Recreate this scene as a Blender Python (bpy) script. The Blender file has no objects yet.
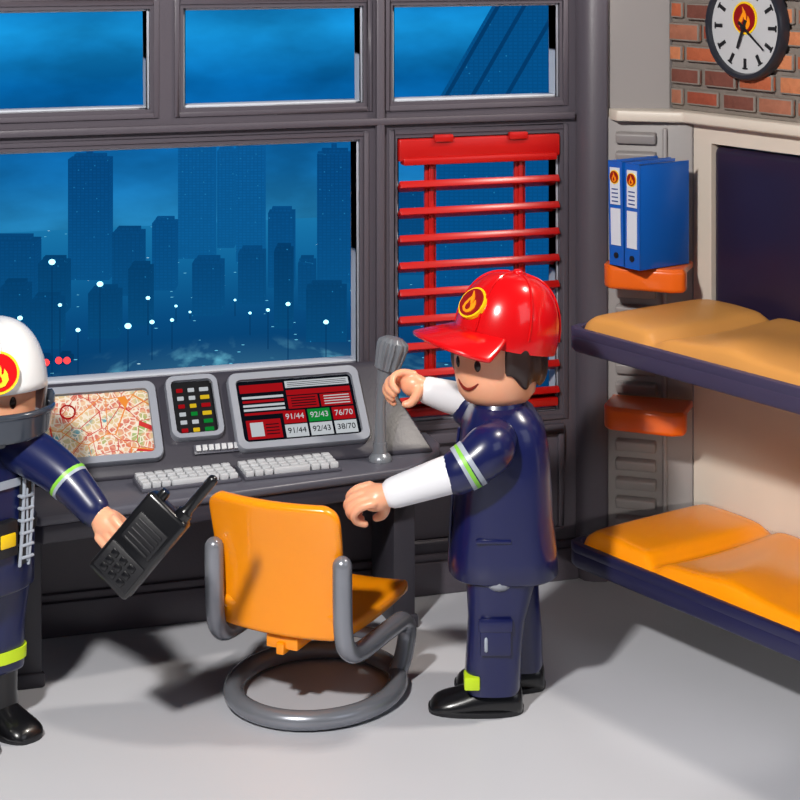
import bpy, bmesh, math, random
from mathutils import Vector, Matrix, Euler, noise as mnoise
random.seed(3)
sc=bpy.context.scene
col=sc.collection
sc.view_settings.view_transform='Standard'
R=math.radians; PI=math.pi
YAW=-17.5
CX,CY,CZ=-2.280,-7.232,2.7
def C2R(X,Y):
    c,s=math.cos(R(17.5)),math.sin(R(17.5))
    return (CX+c*X+s*Y, CY-s*X+c*Y)
def lin(c):
    return tuple((v/255/12.92 if v/255<=.04045 else ((v/255+.055)/1.055)**2.4) for v in c)
# ------------------------------------------------------------------ materials
def mat(name,c,rough=.4,metal=0,es=0,alpha=1,var=.06,scale=6,bump=0,bscale=60,coat=0,sss=0,detail=3,c2=None):
    m=bpy.data.materials.new(name); m.use_nodes=True
    nt=m.node_tree; N=nt.nodes; L=nt.links
    b=N['Principled BSDF']; l=lin(c)
    tc=N.new('ShaderNodeTexCoord'); no=N.new('ShaderNodeTexNoise')
    no.inputs['Scale'].default_value=scale; no.inputs['Detail'].default_value=detail
    L.new(tc.outputs['Object'],no.inputs['Vector'])
    mx=N.new('ShaderNodeMix'); mx.data_type='RGBA'
    L.new(no.outputs['Fac'],mx.inputs[0])
    l2=lin(c2) if c2 else tuple(min(1,v*(1+var)) for v in l)
    l1=l if c2 else tuple(v*(1-var) for v in l)
    mx.inputs[6].default_value=(*l1,1); mx.inputs[7].default_value=(*l2,1)
    if es>0:
        b.inputs['Base Color'].default_value=(0,0,0,1)
        L.new(mx.outputs[2],b.inputs['Emission Color']); b.inputs['Emission Strength'].default_value=es
        b.inputs['Specular IOR Level'].default_value=0
    else:
        L.new(mx.outputs[2],b.inputs['Base Color'])
    b.inputs['Roughness'].default_value=rough; b.inputs['Metallic'].default_value=metal
    b.inputs['Alpha'].default_value=alpha
    b.inputs['Coat Weight'].default_value=coat
    if sss: 
        b.inputs['Subsurface Weight'].default_value=sss; b.inputs['Subsurface Scale'].default_value=.03
    if bump:
        n2=N.new('ShaderNodeTexNoise'); n2.inputs['Scale'].default_value=bscale; n2.inputs['Detail'].default_value=4
        L.new(tc.outputs['Object'],n2.inputs['Vector'])
        bp=N.new('ShaderNodeBump'); bp.inputs['Strength'].default_value=bump; bp.inputs['Distance'].default_value=.01
        L.new(n2.outputs['Fac'],bp.inputs['Height']); L.new(bp.outputs['Normal'],b.inputs['Normal'])
    return m
M={}
def dm(k,*a,**kw): M[k]=mat(k,*a,**kw)
dm('floor_plastic',(186,187,193),rough=.42,var=.05,scale=1.5,bump=.05,bscale=120)
dm('wall_plastic',(80,74,82),rough=.42,var=.05,scale=2,bump=.08,bscale=90)
dm('wall_light',(146,140,138),rough=.45,var=.04,scale=2)
dm('lit_reveal',(190,195,205),rough=.35)  # pale colour paints in the light on the inner window reveals
dm('cream',(210,198,184),rough=.4,var=.03)
dm('alcove_purple',(36,28,52),rough=.35,var=.1)
dm('desk_plastic',(56,54,63),rough=.38,var=.06,bump=.06,bscale=90)
dm('desk_top',(82,82,92),rough=.36,var=.06,bump=.05,bscale=90)
dm('desk_dark',(50,48,56),rough=.45)
dm('key_grey',(190,192,196),rough=.35)
dm('monitor_grey',(140,144,154),rough=.32)
dm('black',(14,14,17),rough=.28,coat=.3)
dm('black_matte',(22,22,26),rough=.5,bump=.1)
dm('silver',(140,143,151),rough=.27,metal=.5,var=.04)
dm('mic_grey',(128,132,139),rough=.3,metal=.3)
dm('orange',(250,148,6),rough=.26,var=.03,coat=.35,sss=.05)
dm('orange_shelf',(232,100,18),rough=.3,var=.03,coat=.2)
dm('navy',(17,23,72),rough=.28,var=.08,coat=.3)
dm('navy_jacket',(17,26,72),rough=.32,var=.1,coat=.2)
dm('bed_navy',(32,32,66),rough=.36,var=.06)
dm('red',(205,8,14),rough=.2,var=.04,coat=.5)
dm('blind_red',(180,14,9),rough=.33,var=.05)
dm('skin',(238,170,134),rough=.35,var=.02,sss=.15)
dm('white',(230,230,230),rough=.28,var=.02,coat=.3)
dm('sleeve_white',(228,228,232),rough=.4,var=.02)
dm('hair',(40,25,22),rough=.32,var=.25,scale=30)
dm('eye',(38,16,12),rough=.2)
dm('lip',(120,30,20),rough=.4)
dm('yellow_green',(195,225,30),rough=.4)
dm('stripe_grey',(160,168,180),rough=.35)
dm('stripe_green',(130,200,60),rough=.4)
dm('yellow',(250,205,20),rough=.35)
dm('flame',(255,150,10),rough=.4)
dm('emb_red',(140,8,12),rough=.35)
dm('visor_grey',(54,60,70),rough=.2,coat=.5)
dm('binder_blue',(12,92,184),rough=.3,var=.05,coat=.2)
dm('binder_dark',(10,62,134),rough=.35)
dm('label_white',(214,218,228),rough=.4)
dm('clock_rim',(40,42,50),rough=.3)
dm('clock_face',(190,190,192),rough=.4)
dm('ghost_orange',(236,166,84),rough=.4,alpha=.70)
dm('ghost_navy',(66,60,88),rough=.4,alpha=.80)
dm('mortar',(130,120,112),rough=.9,var=.1,scale=20,bump=.4)
for i,c in enumerate([(172,88,54),(144,66,44),(192,118,78),(112,62,50),(158,98,74)]):
    dm('brick_%d'%i,c,rough=.8,var=.25,scale=25,bump=.6,bscale=50)
dm('scr_black',(16,18,26),rough=.2,es=.8)
dm('scr_red',(180,20,28),rough=.2,es=.75)
dm('scr_green',(20,140,56),rough=.2,es=.75)
dm('scr_white',(215,220,225),rough=.2,es=.7)
dm('scr_yellow',(240,200,40),rough=.2,es=.75)
dm('lamp_glow',(150,235,255),es=3)
dm('lamp_red',(255,50,50),es=3)
dm('lamp_pole',(5,54,96),es=1)

def map_material():
    m=bpy.data.materials.new('map_print'); m.use_nodes=True
    nt=m.node_tree;N=nt.nodes;L=nt.links;b=N['Principled BSDF']
    tc=N.new('ShaderNodeTexCoord')
    base=N.new('ShaderNodeTexNoise'); base.inputs['Scale'].default_value=9; base.inputs['Detail'].default_value=7
    L.new(tc.outputs['Object'],base.inputs['Vector'])
    r=N.new('ShaderNodeValToRGB'); e=r.color_ramp.elements
    e[0].position=.36;e[0].color=(*lin((80,140,155)),1); e[1].position=.42;e[1].color=(*lin((186,170,126)),1)
    for p_,c_ in ((.5,(204,170,138)),(.56,(182,88,78)),(.62,(200,150,118)),(.68,(136,158,96))):
        x=e.new(p_); x.color=(*lin(c_),1)
    L.new(base.outputs['Fac'],r.inputs[0])
    prev=r.outputs[0]
    for sc_,th,c,rnd in ((48,.08,(206,198,184),.9),(11,.014,(175,40,40),1),(6,.009,(200,120,40),1)):
        v=N.new('ShaderNodeTexVoronoi'); v.feature='DISTANCE_TO_EDGE'; v.inputs['Scale'].default_value=sc_; v.inputs['Randomness'].default_value=rnd
        L.new(tc.outputs['Object'],v.inputs['Vector'])
        lt=N.new('ShaderNodeMath'); lt.operation='LESS_THAN'; lt.inputs[1].default_value=th
        L.new(v.outputs['Distance'],lt.inputs[0])
        mx=N.new('ShaderNodeMix'); mx.data_type='RGBA'
        L.new(lt.outputs[0],mx.inputs[0]); L.new(prev,mx.inputs[6]); mx.inputs[7].default_value=(*lin(c),1)
        prev=mx.outputs[2]
    L.new(prev,b.inputs['Base Color']); L.new(prev,b.inputs['Emission Color'])
    b.inputs['Emission Strength'].default_value=.1; b.inputs['Roughness'].default_value=.3
    return m
M['map']=map_material()

def sky_material():
    m=bpy.data.materials.new('dusk_sky'); m.use_nodes=True
    nt=m.node_tree;N=nt.nodes;L=nt.links;b=N['Principled BSDF']
    tc=N.new('ShaderNodeTexCoord'); sp=N.new('ShaderNodeSeparateXYZ'); L.new(tc.outputs['Object'],sp.inputs[0])
    mr=N.new('ShaderNodeMapRange'); mr.inputs[1].default_value=-1; mr.inputs[2].default_value=2.4
    L.new(sp.outputs['Z'],mr.inputs[0])
    r=N.new('ShaderNodeValToRGB'); e=r.color_ramp.elements
    e[0].position=0;e[0].color=(*lin((6,60,105)),1); e[1].position=1;e[1].color=(*lin((0,84,156)),1)
    for p,c in ((.3,(34,126,180)),(.42,(18,106,168)),(.56,(6,94,162)),(.66,(4,98,166)),(.8,(20,136,202))):
        x=e.new(p); x.color=(*lin(c),1)
    L.new(mr.outputs[0],r.inputs[0])
    mp=N.new('ShaderNodeMapping'); mp.inputs['Scale'].default_value=(.45,1,1.1); mp.inputs['Rotation'].default_value=(0,.3,0)
    L.new(tc.outputs['Object'],mp.inputs[0])
    no=N.new('ShaderNodeTexNoise'); no.inputs['Scale'].default_value=1.7; no.inputs['Detail'].default_value=5
    L.new(mp.outputs[0],no.inputs['Vector'])
    r2=N.new('ShaderNodeMapRange'); r2.inputs[1].default_value=.35; r2.inputs[2].default_value=.7; r2.inputs[3].default_value=.7; r2.inputs[4].default_value=1.4
    L.new(no.outputs['Fac'],r2.inputs[0])
    mx=N.new('ShaderNodeVectorMath'); mx.operation='SCALE'
    L.new(r.outputs[0],mx.inputs[0]); L.new(r2.outputs[0],mx.inputs['Scale'])
    L.new(mx.outputs[0],b.inputs['Emission Color']); b.inputs['Emission Strength'].default_value=1
    b.inputs['Base Color'].default_value=(0,0,0,1); b.inputs['Roughness'].default_value=1; b.inputs['Specular IOR Level'].default_value=0
    return m
M['sky']=sky_material()
def ground_material():
    m=bpy.data.materials.new('city_ground'); m.use_nodes=True
    nt=m.node_tree;N=nt.nodes;L=nt.links;b=N['Principled BSDF']
    tc=N.new('ShaderNodeTexCoord'); sp=N.new('ShaderNodeSeparateXYZ'); L.new(tc.outputs['Object'],sp.inputs[0])
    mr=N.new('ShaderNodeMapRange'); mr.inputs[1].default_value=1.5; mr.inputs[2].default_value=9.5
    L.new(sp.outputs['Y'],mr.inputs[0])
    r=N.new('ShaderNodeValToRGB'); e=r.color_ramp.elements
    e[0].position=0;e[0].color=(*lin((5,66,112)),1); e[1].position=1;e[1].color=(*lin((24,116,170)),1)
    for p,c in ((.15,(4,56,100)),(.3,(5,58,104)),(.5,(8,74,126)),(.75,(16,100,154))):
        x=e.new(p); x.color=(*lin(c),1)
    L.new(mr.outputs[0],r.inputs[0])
    # street light trails: thin bright lines converging into the distance
    px_,py_=.75,7.2
    sx=N.new('ShaderNodeMath'); sx.operation='SUBTRACT'; L.new(sp.outputs['X'],sx.inputs[0]); sx.inputs[1].default_value=px_
    sy=N.new('ShaderNodeMath'); sy.operation='SUBTRACT'; L.new(sp.outputs['Y'],sy.inputs[0]); sy.inputs[1].default_value=py_
    an=N.new('ShaderNodeMath'); an.operation='DIVIDE'; L.new(sx.outputs[0],an.inputs[0]); L.new(sy.outputs[0],an.inputs[1])
    cb=N.new('ShaderNodeCombineXYZ'); L.new(an.outputs[0],cb.inputs[0])
    sl=N.new('ShaderNodeMath'); sl.operation='MULTIPLY'; sl.inputs[1].default_value=.12; L.new(sp.outputs['Y'],sl.inputs[0]); L.new(sl.outputs[0],cb.inputs[1])
    no=N.new('ShaderNodeTexNoise'); no.inputs['Scale'].default_value=14; no.inputs['Detail'].default_value=6; L.new(cb.outputs[0],no.inputs['Vector'])
    gr=N.new('ShaderNodeMapRange'); gr.inputs[1].default_value=.54; gr.inputs[2].default_value=.68; L.new(no.outputs['Fac'],gr.inputs[0])
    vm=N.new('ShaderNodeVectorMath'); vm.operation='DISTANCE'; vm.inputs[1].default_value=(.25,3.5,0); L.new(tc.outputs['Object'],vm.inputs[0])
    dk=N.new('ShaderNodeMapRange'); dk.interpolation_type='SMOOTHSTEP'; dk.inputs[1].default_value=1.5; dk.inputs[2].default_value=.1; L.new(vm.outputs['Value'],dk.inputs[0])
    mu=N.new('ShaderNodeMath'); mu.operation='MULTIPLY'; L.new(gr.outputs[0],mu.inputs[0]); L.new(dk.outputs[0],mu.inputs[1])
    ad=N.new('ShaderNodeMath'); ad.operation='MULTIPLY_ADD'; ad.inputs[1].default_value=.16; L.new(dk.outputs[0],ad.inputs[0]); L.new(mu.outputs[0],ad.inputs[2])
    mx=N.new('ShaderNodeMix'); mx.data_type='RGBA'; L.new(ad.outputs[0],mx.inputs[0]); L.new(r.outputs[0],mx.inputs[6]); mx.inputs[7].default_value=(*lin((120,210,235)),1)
    prev=mx.outputs[2]
    for s_,th,c in ((7,.08,(110,205,235)),(4,.045,(200,245,255))):
        v=N.new('ShaderNodeTexVoronoi'); v.inputs['Scale'].default_value=s_; L.new(tc.outputs['Object'],v.inputs['Vector'])
        lt=N.new('ShaderNodeMath'); lt.operation='LESS_THAN'; lt.inputs[1].default_value=th; L.new(v.outputs['Distance'],lt.inputs[0])
        m2=N.new('ShaderNodeMix'); m2.data_type='RGBA'; L.new(lt.outputs[0],m2.inputs[0]); L.new(prev,m2.inputs[6]); m2.inputs[7].default_value=(*lin(c),1); prev=m2.outputs[2]
    L.new(prev,b.inputs['Emission Color']); b.inputs['Emission Strength'].default_value=1
    b.inputs['Base Color'].default_value=(0,0,0,1); b.inputs['Specular IOR Level'].default_value=0
    return m
M['cground']=ground_material()
def tower_material(c,k=1.14,haze=.45):  # facade glows by itself; dusk light and haze are painted into its colour
    m=bpy.data.materials.new('tower_facade'); m.use_nodes=True
    nt=m.node_tree;N=nt.nodes;L=nt.links;b=N['Principled BSDF']
    tc=N.new('ShaderNodeTexCoord'); sp=N.new('ShaderNodeSeparateXYZ'); L.new(tc.outputs['Object'],sp.inputs[0])
    ad=N.new('ShaderNodeMath'); L.new(sp.outputs['X'],ad.inputs[0]); L.new(sp.outputs['Y'],ad.inputs[1])
    cb=N.new('ShaderNodeCombineXYZ'); L.new(ad.outputs[0],cb.inputs[0]); L.new(sp.outputs['Z'],cb.inputs[1])
    br=N.new('ShaderNodeTexBrick'); br.offset=0; br.inputs['Scale'].default_value=1
    br.inputs['Brick Width'].default_value=.03; br.inputs['Row Height'].default_value=.022; br.inputs['Mortar Size'].default_value=.004
    l=lin(c)
    br.inputs['Color1'].default_value=(*l,1); br.inputs['Color2'].default_value=(*[v*k for v in l],1); br.inputs['Mortar'].default_value=(*[v*.9 for v in l],1)
    L.new(cb.outputs[0],br.inputs['Vector'])
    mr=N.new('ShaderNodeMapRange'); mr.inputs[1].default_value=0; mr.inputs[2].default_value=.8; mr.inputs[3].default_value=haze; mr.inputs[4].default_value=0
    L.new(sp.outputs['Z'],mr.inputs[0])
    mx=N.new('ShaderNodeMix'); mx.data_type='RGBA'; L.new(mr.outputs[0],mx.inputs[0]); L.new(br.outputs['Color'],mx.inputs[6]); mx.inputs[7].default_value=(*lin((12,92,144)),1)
    v=N.new('ShaderNodeTexVoronoi'); v.inputs['Scale'].default_value=18; L.new(cb.outputs[0],v.inputs['Vector'])
    lt=N.new('ShaderNodeMath'); lt.operation='LESS_THAN'; lt.inputs[1].default_value=.08; L.new(v.outputs['Distance'],lt.inputs[0])
    m2=N.new('ShaderNodeMix'); m2.data_type='RGBA'; L.new(lt.outputs[0],m2.inputs[0]); L.new(mx.outputs[2],m2.inputs[6]); m2.inputs[7].default_value=(*lin((30,122,174)),1)
    L.new(m2.outputs[2],b.inputs['Emission Color']); b.inputs['Emission Strength'].default_value=1
    b.inputs['Base Color'].default_value=(0,0,0,1); b.inputs['Specular IOR Level'].default_value=0
    return m

# ------------------------------------------------------------------ geometry
def sring(cx,cy,z,rx,ry,n=2.6,N=32):
    o=[]
    for i in range(N):
        a=2*PI*i/N; c,s=math.cos(a),math.sin(a)
        o.append((cx+rx*math.copysign(abs(c)**(2/n),c), cy+ry*math.copysign(abs(s)**(2/n),s), z))
    return o
class G:
    def __init__(s): s.V=[];s.F=[];s.I=[]
    def add(s,v,f,mi=0,T=None):
        o=len(s.V)
        if T is not None: v=[T@Vector(p) for p in v]
        s.V+= [tuple(p) for p in v]; s.F+=[tuple(i+o for i in q) for q in f]; s.I+=[mi]*len(f); return s
    def bb(s,x0,x1,y0,y1,z0,z1,mi=0,T=None):
        v=[(x,y,z) for x in (x0,x1) for y in (y0,y1) for z in (z0,z1)]
        return s.add(v,[(0,1,3,2),(4,6,7,5),(0,4,5,1),(2,3,7,6),(0,2,6,4),(1,5,7,3)],mi,T)
    def prism(s,poly,z0,z1,mi=0,T=None):
        n=len(poly); v=[(x,y,z0) for x,y in poly]+[(x,y,z1) for x,y in poly]
        f=[tuple(range(n))[::-1],tuple(range(n,2*n))]+[(i,(i+1)%n,n+(i+1)%n,n+i) for i in range(n)]
        return s.add(v,f,mi,T)
    def loft(s,rings,mi=0,T=None,cap=True):
        n=len(rings[0]); v=[p for r in rings for p in r]; f=[]
        for j in range(len(rings)-1):
            for i in range(n):
                k=(i+1)%n; f.append((j*n+i,j*n+k,(j+1)*n+k,(j+1)*n+i))
        if cap: f.append(tuple(range(n))[::-1]); f.append(tuple(range((len(rings)-1)*n,len(rings)*n)))
        return s.add(v,f,mi,T)
    def lathe(s,prof,n=40,mi=0,T=None):
        return s.loft([[(r*math.cos(2*PI*i/n),r*math.sin(2*PI*i/n),z) for i in range(n)] for r,z in [(max(r,1e-4),z) for r,z in prof]],mi,T)
    def tube(s,pts,r,n=14,sm=6,mi=0,T=None,closed=False,flat=1,round_=True):
        if not hasattr(r,'__len__'): r=[r]*len(pts)
        P4=[Vector((*p,0)) for p in pts]
        for q,rr in zip(P4,r): q[3]=rr
        if closed:
            Q=[q.to_3d() for q in P4]; rad=list(r)
        else:
            L=len(P4)
            C=[]
            if L==2: C=P4
            else:
                for i in range(L-1):
                    p0=P4[max(i-1,0)];p1=P4[i];p2=P4[i+1];p3=P4[min(i+2,L-1)]
                    for k in range(sm):
                        t=k/sm
                        C.append(.5*((2*p1)+(p2-p0)*t+(2*p0-5*p1+4*p2-p3)*t*t+(3*p1-p0-3*p2+p3)*t**3))
                C.append(P4[-1])
            Q=[c.to_3d() for c in C]; rad=[c[3] for c in C]
            if round_:
                d0=(Q[0]-Q[1]).normalized(); d1=(Q[-1]-Q[-2]).normalized()
                r0,r1=rad[0],rad[-1]
                pre=[];post=[]
                for a in (85,65,40,20):
                    pre.append((Q[0]+d0*r0*math.sin(R(a)),r0*math.cos(R(a))))
                for a in (20,40,65,85):
                    post.append((Q[-1]+d1*r1*math.sin(R(a)),r1*math.cos(R(a))))
                Q=[p for p,_ in pre]+Q+[p for p,_ in post]; rad=[x for _,x in pre]+rad+[x for _,x in post]
        m=len(Q); rings=[]; up=None
        for i in range(m):
            if closed: t=(Q[(i+1)%m]-Q[i-1]).normalized()
            else: t=(Q[min(i+1,m-1)]-Q[max(i-1,0)]).normalized()
            if up is None:
                up=Vector((0,0,1)) if abs(t.z)<.9 else Vector((1,0,0))
            up=(up-t*up.dot(t)).normalized(); sd=t.cross(up)
            rings.append([Q[i]+(sd*math.cos(2*PI*k/n)+up*math.sin(2*PI*k/n)*flat)*rad[i] for k in range(n)])
        if closed:
            rings.append(rings[0]); return s.loft(rings,mi,T,cap=False)
        return s.loft(rings,mi,T)
    def ell(s,c,r,n=24,mi=0,T=None):
        rings=[]
        for j in range(13):
            a=-PI/2+PI*j/12; rr=max(math.cos(a),1e-3)
            rings.append([(c[0]+r[0]*rr*math.cos(2*PI*i/n),c[1]+r[1]*rr*math.sin(2*PI*i/n),c[2]+r[2]*math.sin(a)) for i in range(n)])
        return s.loft(rings,mi,T)
    def grid(s,fn,nu,nv,mi=0,T=None):
        v=[fn(i/nu,j/nv) for j in range(nv+1) for i in range(nu+1)]
        f=[(j*(nu+1)+i,j*(nu+1)+i+1,(j+1)*(nu+1)+i+1,(j+1)*(nu+1)+i) for j in range(nv) for i in range(nu)]
        return s.add(v,f,mi,T)
    def make(s,name,mats,parent=None,loc=(0,0,0),rot=(0,0,0),bevel=0,seg=2,smooth=True,ang=40,sub=0,solid=0,remesh=0,**props):
        me=bpy.data.meshes.new(name); me.from_pydata(s.V,[],s.F)
        if not isinstance(mats,(list,tuple)): mats=[mats]
        for k in mats: me.materials.append(M[k] if isinstance(k,str) else k)
        for p,i in zip(me.polygons,s.I): p.material_index=i
        bm=bmesh.new(); bm.from_mesh(me)
        bmesh.ops.remove_doubles(bm,verts=bm.verts,dist=1e-5)
        bmesh.ops.recalc_face_normals(bm,faces=bm.faces)
        if bevel:
            E=[e for e in bm.edges if len(e.link_faces)==2 and e.calc_face_angle(0)>R(38)]
            bmesh.ops.bevel(bm,geom=E,offset=bevel,segments=seg,profile=.5,affect='EDGES',clamp_overlap=True)
        bm.to_mesh(me); bm.free()
        if smooth:
            for p in me.polygons: p.use_smooth=True
            me.set_sharp_from_angle(angle=R(ang))
        ob=bpy.data.objects.new(name,me); col.objects.link(ob)
        if parent: ob.parent=parent
        ob.location=loc; ob.rotation_euler=rot
        if remesh:
            r=ob.modifiers.new('merge','REMESH'); r.mode='VOXEL'; r.voxel_size=remesh; r.use_smooth_shade=True
            q=ob.modifiers.new('soft','SMOOTH'); q.factor=.5; q.iterations=5
        if solid:
            q=ob.modifiers.new('thick','SOLIDIFY'); q.thickness=solid; q.offset=0
        if sub:
            q=ob.modifiers.new('sub','SUBSURF'); q.levels=sub; q.render_levels=sub
        for k,v in props.items(): ob[k]=v
        return ob
def empty(name,loc,rotz=0,label=None,category=None,group=None,rot=None):
    e=bpy.data.objects.new(name,None); col.objects.link(e); e.location=loc
    e.rotation_euler=rot if rot else (0,0,R(rotz)); e.empty_display_size=.1
    if label: e['label']=label
    if category: e['category']=category
    if group: e['group']=group
    return e
def text(body,size,mk,parent,loc,rot=(0,0,0),name='lettering',ext=.0008):
    c=bpy.data.curves.new('t','FONT'); c.body=body; c.size=size; c.extrude=ext; c.align_x='CENTER'; c.align_y='CENTER'
    o=bpy.data.objects.new('t',c); col.objects.link(o)
    dg=bpy.context.evaluated_depsgraph_get(); dg.update()
    me=bpy.data.meshes.new_from_object(o.evaluated_get(dg))
    bpy.data.objects.remove(o)
    me.materials.clear(); me.materials.append(M[mk])
    ob=bpy.data.objects.new(name,me); col.objects.link(ob); ob.parent=parent; ob.location=loc; ob.rotation_euler=rot
    return ob
def grid_wall(g,us,zs,hole,f):
    nu,nz=len(us)-1,len(zs)-1
    S=lambda i,j:0<=i<nu and 0<=j<nz and (i,j) not in hole
    for i in range(nu):
        for j in range(nz):
            if not S(i,j): continue
            u0,u1,z0,z1=us[i],us[i+1],zs[j],zs[j+1]
            P={(a,b,c):f((u0,u1)[a],(z0,z1)[b],c) for a in (0,1) for b in (0,1) for c in (0,1)}
            q=[]
            q.append([(0,0,1),(1,0,1),(1,1,1),(0,1,1)]); q.append([(0,0,0),(1,0,0),(1,1,0),(0,1,0)])
            if not S(i-1,j): q.append([(0,0,0),(0,0,1),(0,1,1),(0,1,0)])
            if not S(i+1,j): q.append([(1,0,0),(1,0,1),(1,1,1),(1,1,0)])
            if not S(i,j-1): q.append([(0,0,0),(0,0,1),(1,0,1),(1,0,0)])
            if not S(i,j+1): q.append([(0,1,0),(0,1,1),(1,1,1),(1,1,0)])
            for k in q: g.add([P[x] for x in k],[(0,1,2,3)])
FL=[(0,-1),(.42,-.86),(.66,-.5),(.6,-.08),(.42,.2),(.36,-.08),(.22,-.2),(.24,.2),(.1,.55),(-.22,.95),(-.14,.5),(-.34,.18),(-.56,-.2),(-.6,-.55),(-.36,-.86)]
FI=[(.02,-.8),(.26,-.62),(.22,-.38),(.04,-.1),(-.06,.1),(-.12,-.2),(-.28,-.45),(-.22,-.7)]
def emblem(parent,loc,rot,r,name='emblem',thick=.006,bg='emb_red',ring='yellow',fl='flame'):
    g=G()
    c=lambda rr:[(rr*math.cos(2*PI*i/36),rr*math.sin(2*PI*i/36)) for i in range(36)]
    g.prism(c(r),-thick,thick*.3,1)
    g.prism(c(r*.88),0,thick*.6,0)
    g.prism([(x*r*.74,y*r*.74) for x,y in FL],0,thick*.95,2)
    g.prism([(x*r*.7,y*r*.7) for x,y in FI],0,thick*1.2,3)
    return g.make(name,[bg,ring,fl,bg],parent,loc,rot,smooth=False)

# ================================================================== ROOM SHELL
g=G(); g.bb(-4.5,4.5,-6.0,.12,-.05,0); g.make('floor','floor_plastic',smooth=False,kind='structure',label='light grey moulded plastic floor')
us=[-3.0,-2.2,-1.004,-.876,-.165,-.15,-.03,-.012,.688,.80,1.1]
zs=[0,.69,.944,1.83,1.974,2.36,3.1]
hole={(1,4),(3,4),(4,4),(7,4),(6,4),(1,2),(2,2),(3,2),(7,1),(7,2)}
g=G(); grid_wall(g,us,zs,hole,lambda u,z,fr:(u,0 if fr else .09,z))
g.make('wall_back','wall_plastic',smooth=False,kind='structure',label='dark grey plastic wall with window openings')
def ringframe(name,x0,x1,z0,z1,w,y0,y1,mk,**kw):
    g=G(); g.bb(x0,x0+w,y0,y1,z0,z1); g.bb(x1-w,x1,y0,y1,z0,z1); g.bb(x0+w,x1-w,y0,y1,z0,z0+w); g.bb(x0+w,x1-w,y0,y1,z1-w,z1)
    return g.make(name,mk,bevel=.003,**kw)
wins=[(-2.2,-1.004,1.974,2.36),(-.876,-.15,1.974,2.36),(-.03,.688,1.974,2.36),(-2.2,-.165,.944,1.83),(-.012,.688,.69,1.83)]
for i,(a,b,c,d) in enumerate(wins):
    ringframe('window_%d'%(i+1),a,b,c,d,.010,.02,.095,'lit_reveal',kind='structure',label='window opening with lit inner reveal painted pale')
g=G()
for (a,b,c,d) in wins:
    w=.02; o=.014
    for q in ((a-o-w,a-o,c-o-w,d+o+w),(b+o,b+o+w,c-o-w,d+o+w),(a-o,b+o,c-o-w,c-o),(a-o,b+o,d+o,d+o+w)):
        g.bb(q[0],q[1],-.007,.0,q[2],q[3])
g.make('trim_1','wall_plastic',bevel=.003,kind='structure',label='raised ribs around the window openings')
g=G(); g.bb(-3,.745,-.03,0,1.885,1.915); g.bb(-.105,-.07,-.028,0,.98,2.6); g.make('trim_2','wall_plastic',bevel=.008,kind='structure',label='raised mullion bars on the window wall')
g=G(); g.bb(-3,.76,-.03,0,0,.13); g.bb(-3,.76,-.018,0,.13,.16); g.make('baseboard_back','wall_plastic',bevel=.006,kind='structure',label='grey skirting strip')
g=G(); g.bb(.02,.70,-.02,0,.60,.64); g.bb(.02,.70,-.02,0,.2,.22); g.bb(.02,.045,-.02,0,.22,.60); g.bb(.675,.70,-.02,0,.22,.60)
g.make('trim_3','wall_plastic',bevel=.005,kind='structure',label='raised panel frame below the blind')
g=G(); g.prism([(.755,0),(.77,-.06),(.80,-.085),(.855,-.10),(.868,-.085),(.868,0)],0,3.1)
g.make('trim_4','wall_plastic',bevel=.006,kind='structure',label='grey corner pillar')
LD=-35.7; A=(.8593,-.0854)
g=G(); g.bb(0,.353,0,.06,0,1.9)
for k in range(22):
    z=.16+k*.078
    T=Matrix.Translation((0,0,z+.02))@Matrix.Rotation(R(18),4,'X')
    g.bb(.04,.205,-.028,.01,-.022,.022,0,T)
g.bb(.23,.25,-.016,0,.05,1.86)
g.make('wall_corner','wall_light',loc=(A[0],A[1],0),rot=(0,0,R(LD)),bevel=.008,seg=3,kind='structure',label='beige corner wall panel with moulded ribs')
g=G(); g.prism([(.868,-.07),(1.103,-.162),(1.25,-.1),(1.15,.12),(.868,.12)],1.93,3.1)
g.make('wall_corner_upper','wall_light',kind='structure',smooth=False,label='beige wall piece beside the bricks')
S0=(1.0505,0,0); SR=198
g=G(); grid_wall(g,[.31,.41,2.4,2.6],[0,1.04,1.81,1.9],{(1,1)},lambda u,z,fr:(0 if fr else -.14,u,z))
g.make('wall_right','cream',loc=S0,rot=(0,0,R(SR)),smooth=False,kind='structure',label='cream cabinet wall behind the bunks')
g=G(); g.bb(-.12,-.012,.405,2.39,1.041,1.80)
g.make('wall_alcove','alcove_purple',loc=S0,rot=(0,0,R(SR)),bevel=.03,seg=4,kind='structure',label='dark purple alcove back panel')
d=(.309,-.951); ni=(-.951,-.309)
def sp(b,a): return (S0[0]+ni[0]*b+d[0]*a, ni[1]*b+d[1]*a)
g=G(); g.prism([(.868,-.16),sp(.05,.30),sp(.05,2.6),sp(-.2,2.6),sp(-.2,.2),(.868,.0)],1.885,1.93)
g.make('trim_6','cream',bevel=.008,kind='structure',label='cream ledge above the bunks')
g=G(); g.bb(-.16,-.012,.17,2.6,1.93,3.1,0)
rowh=.088; bl=.2
for r in range(13):
    z=1.94+r*rowh; off=0 if r%2 else bl/2
    for k in range(-1,13):
        a0=.17+k*bl+off; a1=a0+bl-.02; a0=max(a0,.176); a1=min(a1,2.59)
        if a1-a0<.03 or z+rowh>3.1: continue
        j=random.uniform(-.005,.006)
        g.bb(-.012,.008+j,a0+random.uniform(0,.01),a1,z+.011+random.uniform(-.005,.005),z+rowh-.011+random.uniform(-.003,.003),1+random.randrange(5))
g.make('wall_brick',['mortar']+['brick_%d'%i for i in range(5)],loc=S0,rot=(0,0,R(SR)),bevel=.008,kind='structure',label='red brick wall section with pale mortar')

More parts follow.
